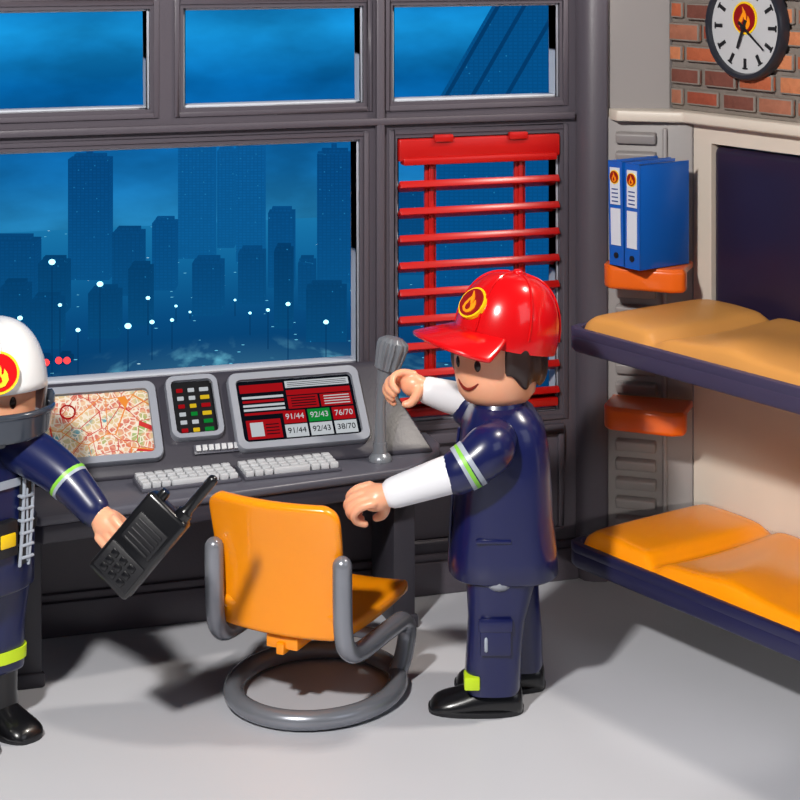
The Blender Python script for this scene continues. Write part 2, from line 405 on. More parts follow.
# ================================================================== CLOCK
cp=sp(.012,.63)
clk=empty('wall_clock',(cp[0],cp[1],2.285),0,'round wall clock with dark rim and flame emblem on brick wall','clock')
zax=Vector((ni[0],ni[1],0)); xax=Vector((0,0,1)).cross(zax); yax=Vector((0,0,1))
clk.rotation_euler=Matrix((xax,yax,zax)).transposed().to_euler()
g=G(); g.lathe([(.207,-.002),(.207,.03),(.2,.042),(.186,.042),(.18,.03),(.18,.02)],56); g.make('rim','clock_rim',clk)
g=G(); g.lathe([(.18,.0),(.18,.024)],56); g.make('dial','clock_face',clk)
for k in range(12):
    a=2*PI*k/12; T=Matrix.Rotation(a,4,'Z')
    g=G(); g.bb(-.007,.007,.122,.164,.024,.027,0,T); g.bb(-.013,.013,.158,.164,.024,.0265,0,T); g.make('hour_mark','black_matte',clk,smooth=False)
emblem(clk,(0,.035,.026),(0,0,0),.064)
g=G(); g.prism([(-.006,-.03),(.006,-.03),(.003,.135),(-.003,.135)],.036,.039,0,Matrix.Rotation(R(-128),4,'Z')); g.make('minute_hand','black_matte',clk,smooth=False)
g=G(); g.prism([(-.007,-.03),(.007,-.03),(.005,.09),(-.005,.09)],.033,.036,0,Matrix.Rotation(R(158),4,'Z')); g.lathe([(.011,.024),(.011,.042)],16); g.make('hour_hand','black_matte',clk,smooth=False)

# ================================================================== SHELVES + BINDERS
for z,lab in ((1.335,'orange plastic ledge shelf holding blue binders'),(.775,'empty orange plastic ledge shelf below the binders')):
    s=empty('ledge_shelf',(A[0],A[1],z),LD,lab,'shelf',group='orange ledge shelves on the corner panel')
    g=G(); g.prism([(.03,-.03),(.03,-.2),(.06,-.235),(.31,-.26),(.355,-.235),(.358,-.03)],-.03,0)
    g.make('tray','orange_shelf',s,bevel=.008,seg=3)
    g=G(); g.prism([(.03,-.205),(.06,-.24),(.31,-.265),(.362,-.24),(.362,-.18),(.03,-.17)],-.095,-.003); g.make('front_lip','orange_shelf',s,bevel=.02,seg=4)
for k in range(2):
    x,y=sp(.36,.208+.09*k)
    b=empty('ring_binder',(x,y,1.338),SR,['blue ring binder with white spine label standing on shelf','blue ring binder beside another, its broad cover showing'][k],'binder',group='blue binders on the ledge shelf')
    if k==0: b.rotation_euler=(R(1.5),0,R(SR))
    g=G(); g.bb(-.265,0,.0,.006,0,.41); g.bb(-.265,0,.078,.084,0,.41); g.bb(-.006,0,.0,.084,0,.41); g.make('cover','binder_blue',b,bevel=.002)
    g=G(); g.bb(-.25,-.008,.008,.075,.006,.40); g.make('paper_block','binder_dark',b,smooth=False)
    g=G(); g.bb(0,.003,.014,.07,.24,.385); g.make('spine_label','label_white',b,smooth=False)
    g=G(); g.bb(0,.0025,.014,.07,.08,.225); g.make('lower_label','label_white',b,smooth=False)
    emblem(b,(.005,.042,.348),(R(90),0,R(90)),.027,thick=.003,bg='emb_red')
    for q in range(4):
        g=G(); g.bb(.003,.004,.024,.06,.25+q*.016,.255+q*.016); g.make('label_line','binder_dark',b,smooth=False)
    g=G(); g.lathe([(.012,0),(.012,.004),(.007,.005)],16,0,Matrix.Translation((0,.042,.04))@Matrix.Rotation(R(90),4,'Y')); g.make('finger_hole','black_matte',b)

# ================================================================== BUNKS
def bunk(z,mo,mf,lab,name):
    x,y=sp(0,.355)
    e=empty(name,(x,y,z),SR,lab,'bed',group='fold-down bunks on the cabinet wall')
    W,Lg=.72,1.75
    pts=[(.0,0),(W-.06,0),(W-.02,.015),(W,.06),(W,Lg),(0,Lg)]
    g=G(); g.prism(pts,-.095,-.03); 
    g.make('bed_frame',mf,e,bevel=.012,seg=3)
    inn=[(.0,.03),(W-.07,.03),(W-.045,.045),(W-.03,.08),(W-.03,Lg-.03),(0,Lg-.03)]
    n=len(pts); v=[(a,b,-.04) for a,b in pts]+[(a,b,-.005) for a,b in pts]+[(a,b,-.005) for a,b in inn]+[(a,b,-.04) for a,b in inn]
    f=[]
    for i in range(n):
        k=(i+1)%n
        for r in range(4):
            r2=(r+1)%4; f.append((r*n+i,r*n+k,r2*n+k,r2*n+i))
    g=G(); g.add(v,f); g.make('frame_lip',mf,e,bevel=.005)
    def top(u,v):
        b=.02+(W-.065)*u; a=.04+(Lg-.1)*v
        eu=min(u,1-u)*(W-.065); ev=min(v,1-v)*(Lg-.1)
        ed=lambda q,r:1 if q>r else math.sqrt(max(0,1-((r-q)/r)**2))
        h=.052*ed(eu,.05)*ed(ev,.05)
        aa=a-.04
        pil=max(0,1-((aa-.17)/.19)**2)**.5 if abs(aa-.17)<.19 else 0
        h+=.020*pil*ed(eu,.12)
        h+=(.016*math.exp(-((aa-.5-.25*u)/.1)**2)+.010*math.sin(aa*7+u*3))*ed(eu,.15)*(1 if aa>.36 else 0.2)
        h-=.024*math.exp(-((aa-.385)/.035)**2)*ed(eu,.05)
        return (b,a,-.03+h)
    g=G(); g.grid(top,40,90)
    g.make('mattress',mo,e,smooth=True,ang=80)
    return e
bunk(.36,'orange','bed_navy','lower fold-down bunk with dark navy frame and orange mattress','bunk_bed')
bunk(1.17,'ghost_orange','ghost_navy','upper fold-down bunk, pale and translucent, orange mattress','bunk_bed')

# ================================================================== BLIND
bl=empty('window_blind',(.338,.03,.70),0,'red plastic venetian blind in narrow window','blind')
g=G(); g.bb(-.345,.345,-.045,.03,1.035,1.125); g.bb(-.33,.33,-.055,.0,1.02,1.05); g.make('headrail','blind_red',bl,bevel=.008)
for xa in (-.2,.12):
    g=G(); g.bb(xa,xa+.08,-.058,-.03,1.11,1.14); g.make('bracket','blind_red',bl,bevel=.005)
g=G()
for k in range(9):
    z=.93-k*.108
    T=Matrix.Translation((0,-.01,z))@Matrix.Rotation(R(-32),4,'X')
    g.bb(-.342,.342,-.035,.035,-.008,.008,0,T)
    g.bb(-.342,.342,-.040,-.026,-.020,.010,0,T)
g.make('slat','blind_red',bl,bevel=.004)
g=G()
for x in (-.2,.185):
    g.bb(x-.024,x+.024,-.004,.014,.03,1.05)
    g.bb(x-.011,x+.011,-.016,.018,.03,1.05)
g.make('ladder_tape','blind_red',bl,bevel=.004)
g=G(); g.bb(-.342,.342,-.035,.02,.01,.045); g.make('bottom_rail','blind_red',bl,bevel=.006)

# ================================================================== DESK
dk=empty('control_desk',(-1.0,-.3,0),0,'dark grey plastic control desk under the window','desk')
O=(1.0,.3,0)
DT=.66
TD=Matrix.Translation(O)
g=G(); poly=[(-2.5,-.55),(-1.64,-.55),(-1.5,-.675),(-.136,-.495),(-.06,-.44),(.075,-.27),(.10,-.2),(.10,-.036),(-2.5,-.036)]
g.prism(poly,DT-.035,DT,0,TD); g.make('desktop','desk_top',dk,bevel=.012,seg=3)
g=G(); poly=[(-2.5,-.535),(-1.62,-.535),(-1.49,-.66),(-.14,-.48),(-.07,-.428),(.06,-.262),(.082,-.2),(.082,-.036),(-.02,-.036),(-.05,-.25),(-.16,-.40),(-1.5,-.5),(-2.5,-.5)]
g.prism(poly,DT-.10,DT-.034,0,TD); g.make('apron','desk_plastic',dk,bevel=.008)
for x0,x1,y0 in ((-1.57,-1.47,-.47),(-.13,-.042,-.33)):
    g=G(); g.bb(x0,x1,y0,-.036,0,DT-.034,0,TD); g.bb(x0-.01,x1+.01,y0-.012,y0+.02,0,.05,0,TD); g.make('leg','desk_dark',dk,bevel=.008)
prof=[(-.036,DT),(-.036,.955),(-.06,.962),(-.085,.945),(-.305,.70),(-.325,.675),(-.325,DT)]
def cons(x,k):
    return [(x+ k*(.965-z)*.52, y, z) for y,z in prof]
g=G(); g.loft([cons(-2.5,0),cons(-.14,0),cons(-.125,1)],0,TD); g.make('console','desk_plastic',dk,bevel=.006)
SL=46
def on_slope(x,s): return (x,-.305+s*math.cos(R(SL)),.70+s*math.sin(R(SL))*1.03)
def rrect(w,h,r,n=6):
    o=[]
    for cx,cy,a0 in ((w/2-r,h/2-r,0),(-w/2+r,h/2-r,90),(-w/2+r,-h/2+r,180),(w/2-r,-h/2+r,270)):
        for k in range(n+1):
            a=R(a0+90*k/n); o.append((cx+r*math.cos(a),cy+r*math.sin(a)))
    return o
def monitor(name,x,s,w,h,label,cat,bord=.03):
    p=on_slope(x,s); e=empty(name,p,0,label,cat,rot=(R(SL+1.5),0,0))
    outer=rrect(w,h,.035); inner=rrect(w-2*bord,h-2*bord,.02); n=len(outer)
    g=G(); v=[(a,b,.004) for a,b in outer]+[(a,b,.028) for a,b in outer]+[(a*.985,b*.985,.036) for a,b in outer]+[(a,b,.034) for a,b in inner]+[(a,b,.018) for a,b in inner]
    f=[tuple(range(n))[::-1],tuple(range(4*n,5*n))]
    for i in range(n):
        k=(i+1)%n
        for r in range(4): f.append((r*n+i,r*n+k,(r+1)*n+k,(r+1)*n+i))
    g.add(v,f); g.make('bezel','monitor_grey',e,ang=50)
    return e,w-2*bord,h-2*bord
e,w,h=monitor('map_monitor',-1.24,.165,.47,.32,'grey console monitor showing a street map','monitor')
g=G(); g.prism(rrect(w-.004,h-.004,.018),.018,.021); g.make('screen','map',e,smooth=False)
g=G(); g.lathe([(.03,.0205),(.03,.0225),(.024,.0225),(.024,.0205)],24,0,Matrix.Translation((-.1,.06,0))); g.make('map_marker','scr_red',e,smooth=False)
e,w,h=monitor('status_monitor',-.47,.168,.52,.32,'grey console monitor with red and green status table','monitor')
g=G(); g.prism(rrect(w-.004,h-.004,.018),.018,.020,0)
def cell(x0,x1,y0,y1,mi,z=.0212): g.bb(-w/2+x0*w,-w/2+x1*w,-h/2+y0*h,-h/2+y1*h,.0195,z,mi)
cell(.03,.40,.80,.93,1); cell(.42,.97,.84,.95,3); cell(.42,.97,.72,.80,1)
for k in range(5): cell(.04,.39,.705-k*.066,.74-k*.066,[3,1,3,3,1][k])
for k in range(3): cell(.44,.95,.86+k*.028,.868+k*.028,0,.0218)
cell(.42,.68,.50,.70,1); cell(.70,.97,.50,.70,1)
for k in range(4): cell(.45,.66,.53+k*.042,.545+k*.042,0,.0218); cell(.73,.95,.53+k*.042,.545+k*.042,3,.0218)
cell(.04,.33,.06,.36,1); cell(.07,.18,.10,.32,3,.0218)
for k in range(4): cell(.2,.31,.12+k*.05,.135+k*.05,0,.0218)
cell(.36,.55,.27,.47,1); cell(.57,.76,.27,.47,2); cell(.78,.97,.27,.47,1)
cell(.36,.55,.05,.25,3); cell(.57,.76,.05,.25,3); cell(.78,.97,.05,.25,3)
g.make('screen',['scr_black','scr_red','scr_green','scr_white'],e,smooth=False)
for k,(s1,s2) in enumerate((('91/44','91/44'),('92/43','92/43'),('76/70','38/70'))):
    xx=-w/2+w*(.455+.21*k)
    text(s1,.032,'scr_white',e,(xx,-h/2+h*.37,.0225)); text(s2,.032,'scr_black',e,(xx,-h/2+h*.145,.0225))
e,w,h=monitor('switch_panel',-.868,.205,.2,.26,'grey console panel with black face and coloured buttons','control panel',.02)
g=G(); g.prism(rrect(w-.004,h-.004,.012),.018,.021); g.make('panel_face','black',e,smooth=False)
cols=['scr_red','scr_yellow','scr_green','scr_white']
ci=[0,3,3,3,3,1,0,1,0,3,2,1,3,3,2,0,1,2]
for k in range(18):
    i,j=k%3,k//3; ww=.024 if i<2 else .034
    x0=-w/2+.02+i*.044
    g=G(); g.bb(x0,x0+ww,h/2-.032-j*.033-.014,h/2-.032-j*.033,.021,.027); g.make('button',cols[ci[k]],e,bevel=.001)
def keyboard(x,y,w,dp,rot,lab,rows=4,cols_=10,z=DT):
    e=empty('keyboard',(x,y,z+.001),rot,lab,'keyboard',group='keyboards on the control desk')
    g=G(); g.loft([[(-w/2,-dp/2,0),(w/2,-dp/2,0),(w/2,dp/2,0),(-w/2,dp/2,0)],[(-w/2,-dp/2,.012),(w/2,-dp/2,.012),(w/2,dp/2,.022),(-w/2,dp/2,.022)]]); g.make('case','desk_top',e,bevel=.003)
    kw=(w-.01)/cols_; kd=(dp-.008)/rows
    for r in range(rows):
        for c in range(cols_):
            if r==0 and 3<c<7: continue
            x0=-w/2+.005+c*kw; x1=x0+kw*.84
            if r==0 and c==3: x1=x0+kw*3.8
            y0=-dp/2+.004+r*kd; zz=.012+.010*(y0+dp/2)/dp
            g=G(); g.bb(x0,x1,y0,y0+kd*.82,zz,zz+.02+random.uniform(-.002,.002)); g.make('keycap','key_grey',e,bevel=.003)
keyboard(-.56,-.405,.37,.135,3,'light grey keyboard in front of the status monitor')
keyboard(-.945,-.43,.37,.135,5,'light grey keyboard in front of the map monitor')
e=empty('button_strip',on_slope(-.80,.04),0,'small strip of grey buttons below the switch panel','buttons',rot=(R(SL+1.5),0,0))
g=G(); g.bb(-.09,.09,-.02,.02,.003,.01); g.make('base_plate','desk_top',e,bevel=.003)
for k in range(7):
    g=G(); g.bb(-.083+k*.024,-.065+k*.024,-.012,.012,.01,.02); g.make('button','key_grey',e,bevel=.002)
# microphone
mc=empty('desk_microphone',(-.195,-.372,DT+.001),YAW,'silver-grey ribbed desk microphone on a curved stand','microphone')
g=G(); g.lathe([(.044,0),(.044,.012),(.036,.022),(.028,.03),(.026,.07)],28); g.make('base','mic_grey',mc)
g=G(); g.tube([(0,0,.04),(0,0,.12),(.0,0,.2),(.006,0,.26),(.02,0,.31)],[.024,.021,.02,.022,.026],16); g.make('stem','mic_grey',mc)
g=G(); T=Matrix.Translation((.01,0,.285))@Matrix.Rotation(R(14),4,'Y')
ns=48; rr=[(.024,0),(.03,.03),(.034,.055),(.046,.062),(.049,.09),(.054,.12),(.058,.15),(.054,.168),(.034,.182),(.001,.186)]
rings=[]
for r,z in rr:
    k_=1 if .058<z<.17 else 0
    rings.append([(r*(1+(.06 if i%4<2 else -.10)*k_)*math.cos(2*PI*i/ns),r*(1+(.06 if i%4<2 else -.10)*k_)*math.sin(2*PI*i/ns),z) for i in range(ns)])
g.loft(rings,0,T); g.make('ribbed_head','mic_grey',mc,ang=30)

# ================================================================== CHAIR
ch=empty('office_chair',(-.558,-.792,0),-41.5,'orange plastic office chair with grey tubular cantilever base','chair')
def back(u,v):
    s=2*u-1; W=.25
    if v>.86: W-=.05*(1-math.sqrt(max(0,1-((v-.86)/.14)**2)))
    if v<.1: W-=.03*(1-math.sqrt(max(0,1-((.1-v)/.1)**2)))
    W*=.93+.08*v
    x=W*s-.016; z=.285+.47*v
    y=-.265+.75*x*x-.075*(v)+.02*math.sin(v*PI)
    return (x,y,z)
g=G(); g.grid(back,24,24); g.make('backrest','orange',ch,solid=.04,sub=1,ang=80)
def seat(u,v):
    s=2*u-1; W=.23
    if v>.85: W-=.04*(1-math.sqrt(max(0,1-((v-.85)/.15)**2)))
    x=W*s; y=-.26+.60*v
    z=.298-.015*math.sin(v*PI)+.3*x*x*(1-v*.3)
    if v<.15: z+=.08*((.15-v)/.15)**2
    if v>.88: z-=.02*((v-.88)/.12)**2
    return (x,y,z)
g=G(); g.grid(seat,20,20); g.make('seat','orange',ch,solid=.042,sub=1,ang=80)
g=G(); g.bb(-.06,.06,-.26,-.1,.235,.28); g.bb(-.015,.015,-.275,-.2,.22,.262); g.make('seat_mount','orange',ch,bevel=.006)
for sx in (-1,1):
    g=G(); g.tube([(sx*.243,-.292,.56),(sx*.243,-.292,.48),(sx*.243,-.285,.34),(sx*.245,-.255,.27),(sx*.25,-.17,.235),(sx*.254,.05,.232),(sx*.255,.17,.225),(sx*.257,.21,.18),(sx*.25,.19,.09),(sx*.235,.165,.035)],[.033]*10,16,5)
    g.make('arm_tube','silver',ch)
g=G(); g.tube([(sx*.24,-.02,.24) for sx in (-1,1)],[.02,.02],12); g.make('cross_tube','silver',ch)
g=G(); nn=64; g.tube([(.28*math.cos(2*PI*i/nn)+.01,.315*math.sin(2*PI*i/nn)-.02,.034) for i in range(nn)],[.036]*nn,14,closed=True,flat=.9); g.make('base_ring','silver',ch)

# ================================================================== FIGURE PARTS
def hand2(parent,loc,rot,s=1,op=1.0):
    g=G()
    g.tube([(-.035,0,0),(0,0,0),(.02,0,0)],[.034,.036,.036],16)
    g.ell((.045,0,.004),(.05,.044,.038))
    for k in range(4):
        y=-.036+k*.024; L=[.92,1.04,1,.84][k]
        g.tube([(.055,y,.024),(.055+.045*L,y,.024),(.055+.08*L,y,.002),(.055+.082*L,y,-.032),(.055+.058*L,y,-.054)],[.0135,.0135,.013,.0125,.0115],10,4)
    g.tube([(.03,.018,-.02),(.038,.012,-.05),(.054,.006,-.074),(.072,.004,-.08)],[.02,.018,.016,.013],10,4)
    o=g.make('hand','skin',parent,loc,rot,remesh=.0045); o.scale=(s,s,s); return o
def aim(vec,roll=0):
    x=Vector(vec).normalized(); up=Vector((0,0,1)); y=up.cross(x).normalized(); z=x.cross(y)
    m=Matrix((x,y,z)).transposed().to_4x4()@Matrix.Rotation(R(roll),4,'X')
    return m.to_euler()
def shoe(parent,x0,x1,cy,z1,mk='black',w=.078):
    L=x1-x0; g=G(); rings=[]
    st=[(0,.012,.35),(.02,.03,.62),(.08,.05,.88),(.2,.062,1),(.36,.075,.98),(.5,.095,.93),(.7,z1,.9),(.9,z1,.86),(.97,z1*.93,.75),(1,z1*.7,.55)]
    for t,hh,ww in st:
        rings.append([(x0+L*t,cy+w*ww*y,z) for y,z in [(-.8,0.004),(-1,.012),(-1,hh*.45),(-.86,hh*.75),(-.5,hh*.96),(0,hh),(.5,hh*.96),(.86,hh*.75),(1,hh*.45),(1,.012),(.8,.004)]])
    g.loft(rings,0); g.make('shoe',mk,parent,sub=1,ang=70)
    n=28; r=[]
    for i in range(n):
        a=2*PI*i/n; c,s_=math.cos(a),math.sin(a)
        r.append((x0+L/2+ (L/2+.004)*math.copysign(abs(c)**.75,c), cy+(w+.003)*math.copysign(abs(s_)**.7,s_)))
    g=G(); g.prism(r,0,.018); g.make('sole','black_matte',parent,bevel=.003)
def legm(parent,secs,cy,mk,name='trouser_leg',wy=.088):
    g=G(); g.loft([sring(cx,cy,z,rx,wy,3.2,28) for z,cx,rx in secs]); return g.make(name,mk,parent,ang=60)
def head(parent,cx,cz0,phi,cy=0):
    T=Matrix.Translation((cx,cy,cz0))@Matrix.Rotation(R(phi),4,'Z')
    g=G(); g.lathe([(.05,-.03),(.075,-.01),(.11,.0),(.134,.03),(.146,.09),(.148,.2),(.138,.27),(.1,.33),(.05,.35),(.001,.352)],48,0,T); g.make('head','skin',parent,ang=80)
    for sy in (-1,1):
        a=R(19*sy); g=G()
        r=.1462
        g.ell((0,0,0),(.006,.0125,.02),18,0,T@Matrix.Rotation(a,4,'Z')@Matrix.Translation((-r,0,.142)))
        g.make('eye','eye',parent)
        g=G(); g.tube([(-.1485*math.cos(R(19*sy+d_)),-.1485*math.sin(R(19*sy+d_)),z) for d_,z in ((-7,.176),(0,.183),(7,.176))],[.003]*3,8,4,0,T); g.make('eyebrow','hair',parent)
    g=G(); pts=[]
    for k in range(9):
        a=-19+38*k/8; zz=.08-.024*(1-((a)/19)**2); rr=.1432
        pts.append((-rr*math.cos(R(a)),-rr*math.sin(R(a)),zz))
    g.tube(pts,[.003,.0045,.005,.0055,.0055,.0055,.005,.0045,.003],8,2,0,T); g.make('mouth','lip',parent)
    return T
def flame_badge_rot(nvec):
    z=Vector(nvec).normalized(); up=Vector((0,0,1)); x=up.cross(z).normalized(); y=z.cross(x)
    return Matrix((x,y,z)).transposed().to_euler()

# ================================================================== CAPTAIN
x,y=C2R(.345,6.6)
f1=empty('toy_figure',(x,y,0),YAW,'toy figure in navy coat and red cap reaching toward desk','toy figure')
tz=[(.45,.012,.178,.192),(.46,.012,.19,.205),(.53,.012,.185,.204),(.64,.012,.172,.2),(.76,.015,.163,.195),(.88,.015,.155,.19),(.955,.012,.142,.182),(1.0,.008,.115,.155),(1.03,.003,.085,.11),(1.045,0,.07,.09)]
g=G(); g.loft([sring(cx,0,z,rx,ry,3,48) for z,cx,rx,ry in tz]); g.make('coat','navy',f1,ang=60)
g=G(); g.loft([sring(0,0,1.02,.095,.12,2.4,32),sring(0,0,1.04,.092,.11,2.4,32),sring(0,0,1.046,.08,.095,2.4,32),sring(0,0,1.03,.065,.08,2.4,32)]); g.make('collar','navy',f1)
g=G(); g.tube([(-.172,-.02,.47),(-.17,-.02,.6),(-.155,-.02,.8),(-.14,-.02,.94)],[.006]*4,8); g.make('coat_placket','navy',f1)
g=G(); g.bb(-.09,.03,-.209,-.19,.60,.612); g.make('coat_pocket','navy',f1,bevel=.003)
T=head(f1,-.01,1.038,42)
g=G(); rings=[]
nh=60
for k in range(nh+1):
    a=180+56+ (248)*k/nh
    ca,sa=math.cos(R(a)),math.sin(R(a))
    t_=k/nh
    drop=.072+.013*math.sin(k*.75)+.035*math.exp(-(min(t_,1-t_)/.07)**2)
    th=.172+.006*math.sin(k*1.25)
    edge=min(1,min(k,nh-k)/5+.25)
    q=lambda f:.142+(th*f-.142)*edge
    rings.append([(.142*ca,.142*sa,drop),(q(.94)*ca,q(.94)*sa,drop-.006),(q(1.0)*ca,q(1.0)*sa,drop+.02),(q(1.04)*ca,q(1.04)*sa,drop+.045),(q(1.02)*ca,q(1.02)*sa,.16),(q(1)*ca,q(1)*sa,.2),(.15*ca,.15*sa,.26),(.12*ca,.12*sa,.29)])
g.loft(rings,0,T); g.make('hair','hair',f1,sub=1,ang=80)
Th=Matrix.Translation((-.01,0,1.035))@Matrix.Rotation(R(22),4,'Z')
TC=Th@Matrix.Translation((.038,0,.222))@Matrix.Rotation(R(12),4,'Y')
nC=72
rings=[[(.183*math.cos(2*PI*i/nC),.169*math.sin(2*PI*i/nC),-.035) for i in range(nC)]]
for j in range(15):
    a=PI/2*j/14; 
    hh=.216*math.sin(a); rr=math.cos(a)**.72 if a<PI/2-.01 else .01
    row=[]
    for i in range(nC):
        b=2*PI*i/nC; seam=1-.012*max(0,1-abs(((i%12)-6))/1.2) if 0<j<13 else 1
        row.append((.186*rr*math.cos(b)*seam,.172*rr*math.sin(b)*seam,hh))
    rings.append(row)
g=G(); g.loft(rings,0,TC); g.make('cap','red',f1,ang=70)
g=G(); g.ell((0,0,.218),(.02,.02,.012),16,0,TC); g.make('cap_button','red',f1)
g=G()
for k in range(6):
    b=R(30+60*k); pts=[]
    for j in range(9):
        a=PI/2*(.04+.9*j/8); rr=math.cos(a)**.72
        pts.append((.187*rr*math.cos(b),.173*rr*math.sin(b),.217*math.sin(a)))
    g.tube(pts,[.004]*9,8,2,0,TC)
g.make('cap_seam','red',f1)
def brim(u,v):
    s=(2*u-1); ang=s*R(66)
    ir=.165; orr=.185+.145*math.cos(ang)**.6
    r=ir+(orr-ir)*v
    xx=-r*math.cos(ang*(1-.15*v)); yy=-r*math.sin(ang*(1-.15*v))*.98
    z=.005-.055*v-.45*yy*yy*(.3+.7*v)
    return (xx,yy,z)
g=G(); g.grid(brim,26,12,0,TC); g.make('cap_brim','red',f1,solid=.018,sub=1,ang=80)
p=TC@Vector((-.168,-.035,.095))
nv=(TC.to_3x3()@Vector((-.85,-.25,.42))).normalized()
emblem(f1,p,flame_badge_rot(nv),.058,thick=.012)
g=G(); g.tube([(-.02,-.185,.945),(-.045,-.225,.925),(-.10,-.245,.885),(-.15,-.25,.855)],[.07,.085,.08,.074],20,6); g.make('coat_sleeve','navy',f1)
def bandtube(p0,p1,r0,r1,mk,nm,par):
    g=G(); g.tube([p0,p1],[r0,r1],24,1,round_=False); return g.make(nm,mk,par)
bandtube((-.098,-.244,.887),(-.112,-.246,.878),.0825,.0815,'stripe_grey','sleeve_stripe',f1)
bandtube((-.112,-.246,.878),(-.124,-.247,.871),.0812,.0803,'stripe_green','sleeve_stripe',f1)
bandtube((-.124,-.247,.871),(-.138,-.249,.863),.0802,.0793,'stripe_grey','sleeve_stripe',f1)
g=G(); g.tube([(-.13,-.25,.862),(-.22,-.252,.835),(-.36,-.25,.788)],[.066,.062,.052],20,6); g.make('shirt_sleeve','sleeve_white',f1)
hand2(f1,(-.375,-.25,.782),aim((-1,0.05,-.32),-35),1.1)
g=G(); g.tube([(-.01,.185,.945),(-.05,.215,.945),(-.09,.225,.95)],[.07,.08,.076],20,6); g.make('coat_sleeve','navy',f1)
g=G(); g.tube([(-.08,.225,.965),(-.17,.225,.988),(-.24,.22,1.01)],[.062,.058,.05],20,6); g.make('shirt_sleeve','sleeve_white',f1)
hand2(f1,(-.245,.22,1.018),aim((-1,0.0,.15),50),1.05)
legm(f1,[(.075,-.03,.088),(.09,-.03,.096),(.2,-.025,.094),(.32,-.015,.097),(.46,0,.12)],-.1,'navy')
legm(f1,[(.075,.065,.085),(.09,.065,.093),(.2,.062,.093),(.32,.05,.095),(.46,.02,.12)],.1,'navy')
g=G(); g.bb(-.075,.03,-.202,-.185,.22,.33); g.bb(-.08,.035,-.206,-.19,.30,.345); g.make('leg_pocket','navy',f1,bevel=.006)
g=G(); g.tube([(-.055,-.19,.29),(-.055,-.203,.27),(-.055,-.203,.24)],[.006]*3,8); g.make('pocket_strap','stripe_grey',f1)
g=G(); g.bb(-.128,-.075,-.196,-.12,.10,.145); g.make('hem_patch','yellow_green',f1,bevel=.006)
g=G(); g.ell((-.01,-.12,.455),(.06,.088,.035),20); g.make('hip_joint','monitor_grey',f1)
shoe(f1,-.245,.075,-.1,.1); shoe(f1,-.15,.165,.1,.1)

# ================================================================== FIREFIGHTER
x,y=C2R(-1.412,6.3)
ROT=140
f2=empty('toy_figure',(x,y,0),YAW+ROT,'toy firefighter in navy jacket and white helmet holding a radio','toy figure')
iv=Matrix.Rotation(R(-ROT),4,'Z')
def L2(x_,y_,z_): return tuple(iv@Vector((x_,y_,z_)))
tz=[(.49,0,.15,.17),(.50,0,.16,.185),(.62,0,.155,.19),(.77,0,.15,.195),(.90,0,.145,.195),(.97,0,.132,.185),(1.01,0,.1,.15),(1.04,0,.07,.1)]
g=G(); g.loft([sring(cx,0,z,rx,ry,3,48) for z,cx,rx,ry in tz]); g.make('jacket','navy_jacket',f2,ang=60)
def belt(z0,z1,k,mk,nm):
    g=G(); g.loft([sring(0,0,z0,.150*k,.188*k,3,48),sring(0,0,z0,.158*k,.197*k,3,48),sring(0,0,z1,.157*k,.2*k,3,48),sring(0,0,z1,.150*k,.188*k,3,48)],cap=False); g.make(nm,mk,f2,ang=60)
belt(.84,.865,.985,'stripe_grey','reflective_belt')
belt(.68,.71,1.01,'black_matte','waist_strap')
for sy in (-1,1):
    g=G(); g.tube([(-.150,sy*.08,.60),(-.152,sy*.088,.72),(-.148,sy*.095,.87),(-.13,sy*.1,.955),(-.06,sy*.1,1.012),(.05,sy*.1,.998),(.135,sy*.1,.92)],[.024]*7,10,4,flat=.8); g.make('harness_pad','black_matte',f2)
    for dy in (-.018,.018):
        g=G(); g.tube([(-.166,sy*.075+dy,.58),(-.169,sy*.085+dy,.72),(-.165,sy*.095+dy,.87),(-.145,sy*.1+dy,.965),(-.06,sy*.1+dy,1.03),(.05,sy*.1+dy,1.015),(.15,sy*.1+dy,.93)],[.006]*7,8,4); g.make('shoulder_strap','stripe_grey',f2)
    g=G()
    for k in range(6): g.bb(-.176,-.15,sy*.085-.026,sy*.085+.026,.60+k*.04,.609+k*.04)
    g.bb(-.173,-.15,sy*.085-.004,sy*.085+.004,.59,.83)
    g.make('harness_web','stripe_grey',f2,bevel=.003)
g=G(); g.bb(-.178,-.14,-.045,.045,.62,.74); g.make('chest_pouch','black_matte',f2,bevel=.01)
g=G(); g.bb(-.183,-.17,-.03,.03,.655,.70); g.make('yellow_badge','yellow',f2,bevel=.004)
g=G(); g.bb(-.176,-.14,.115,.15,.56,.61); g.make('yellow_badge','yellow',f2,bevel=.004)
g=G(); g.bb(-.172,-.14,.12,.16,.76,.80); g.make('chest_patch','stripe_grey',f2,bevel=.004)
hx=L2(.055,0,0)
T=head(f2,hx[0],.985,-28,hx[1])
TH=T@Matrix.Translation((.01,0,.165))@Matrix.Rotation(R(4),4,'Y')
rings=[[(.176*math.cos(2*PI*i/60),.17*math.sin(2*PI*i/60),-.09) for i in range(60)]]
for j in range(16):
    a=PI/2*j/15; rr=max(math.cos(a)**.75,.003)
    rings.append([((.19*rr)*math.cos(2*PI*i/60),.182*rr*math.sin(2*PI*i/60),.225*math.sin(a)+.012*math.exp(-(math.sin(2*PI*i/60)/.25)**2)*math.sin(a)) for i in range(60)])
hg=G(); n=60
v=[p for r in rings for p in r]; f=[]
for j in range(len(rings)-1):
    for i in range(n):
        c=math.cos(2*PI*(i+.5)/n)
        if j<1 and c<-.35: continue
        k=(i+1)%n; f.append((j*n+i,j*n+k,(j+1)*n+k,(j+1)*n+i))
hg.add(v,f,0,TH); hg.make('helmet','white',f2,solid=.012,ang=80)
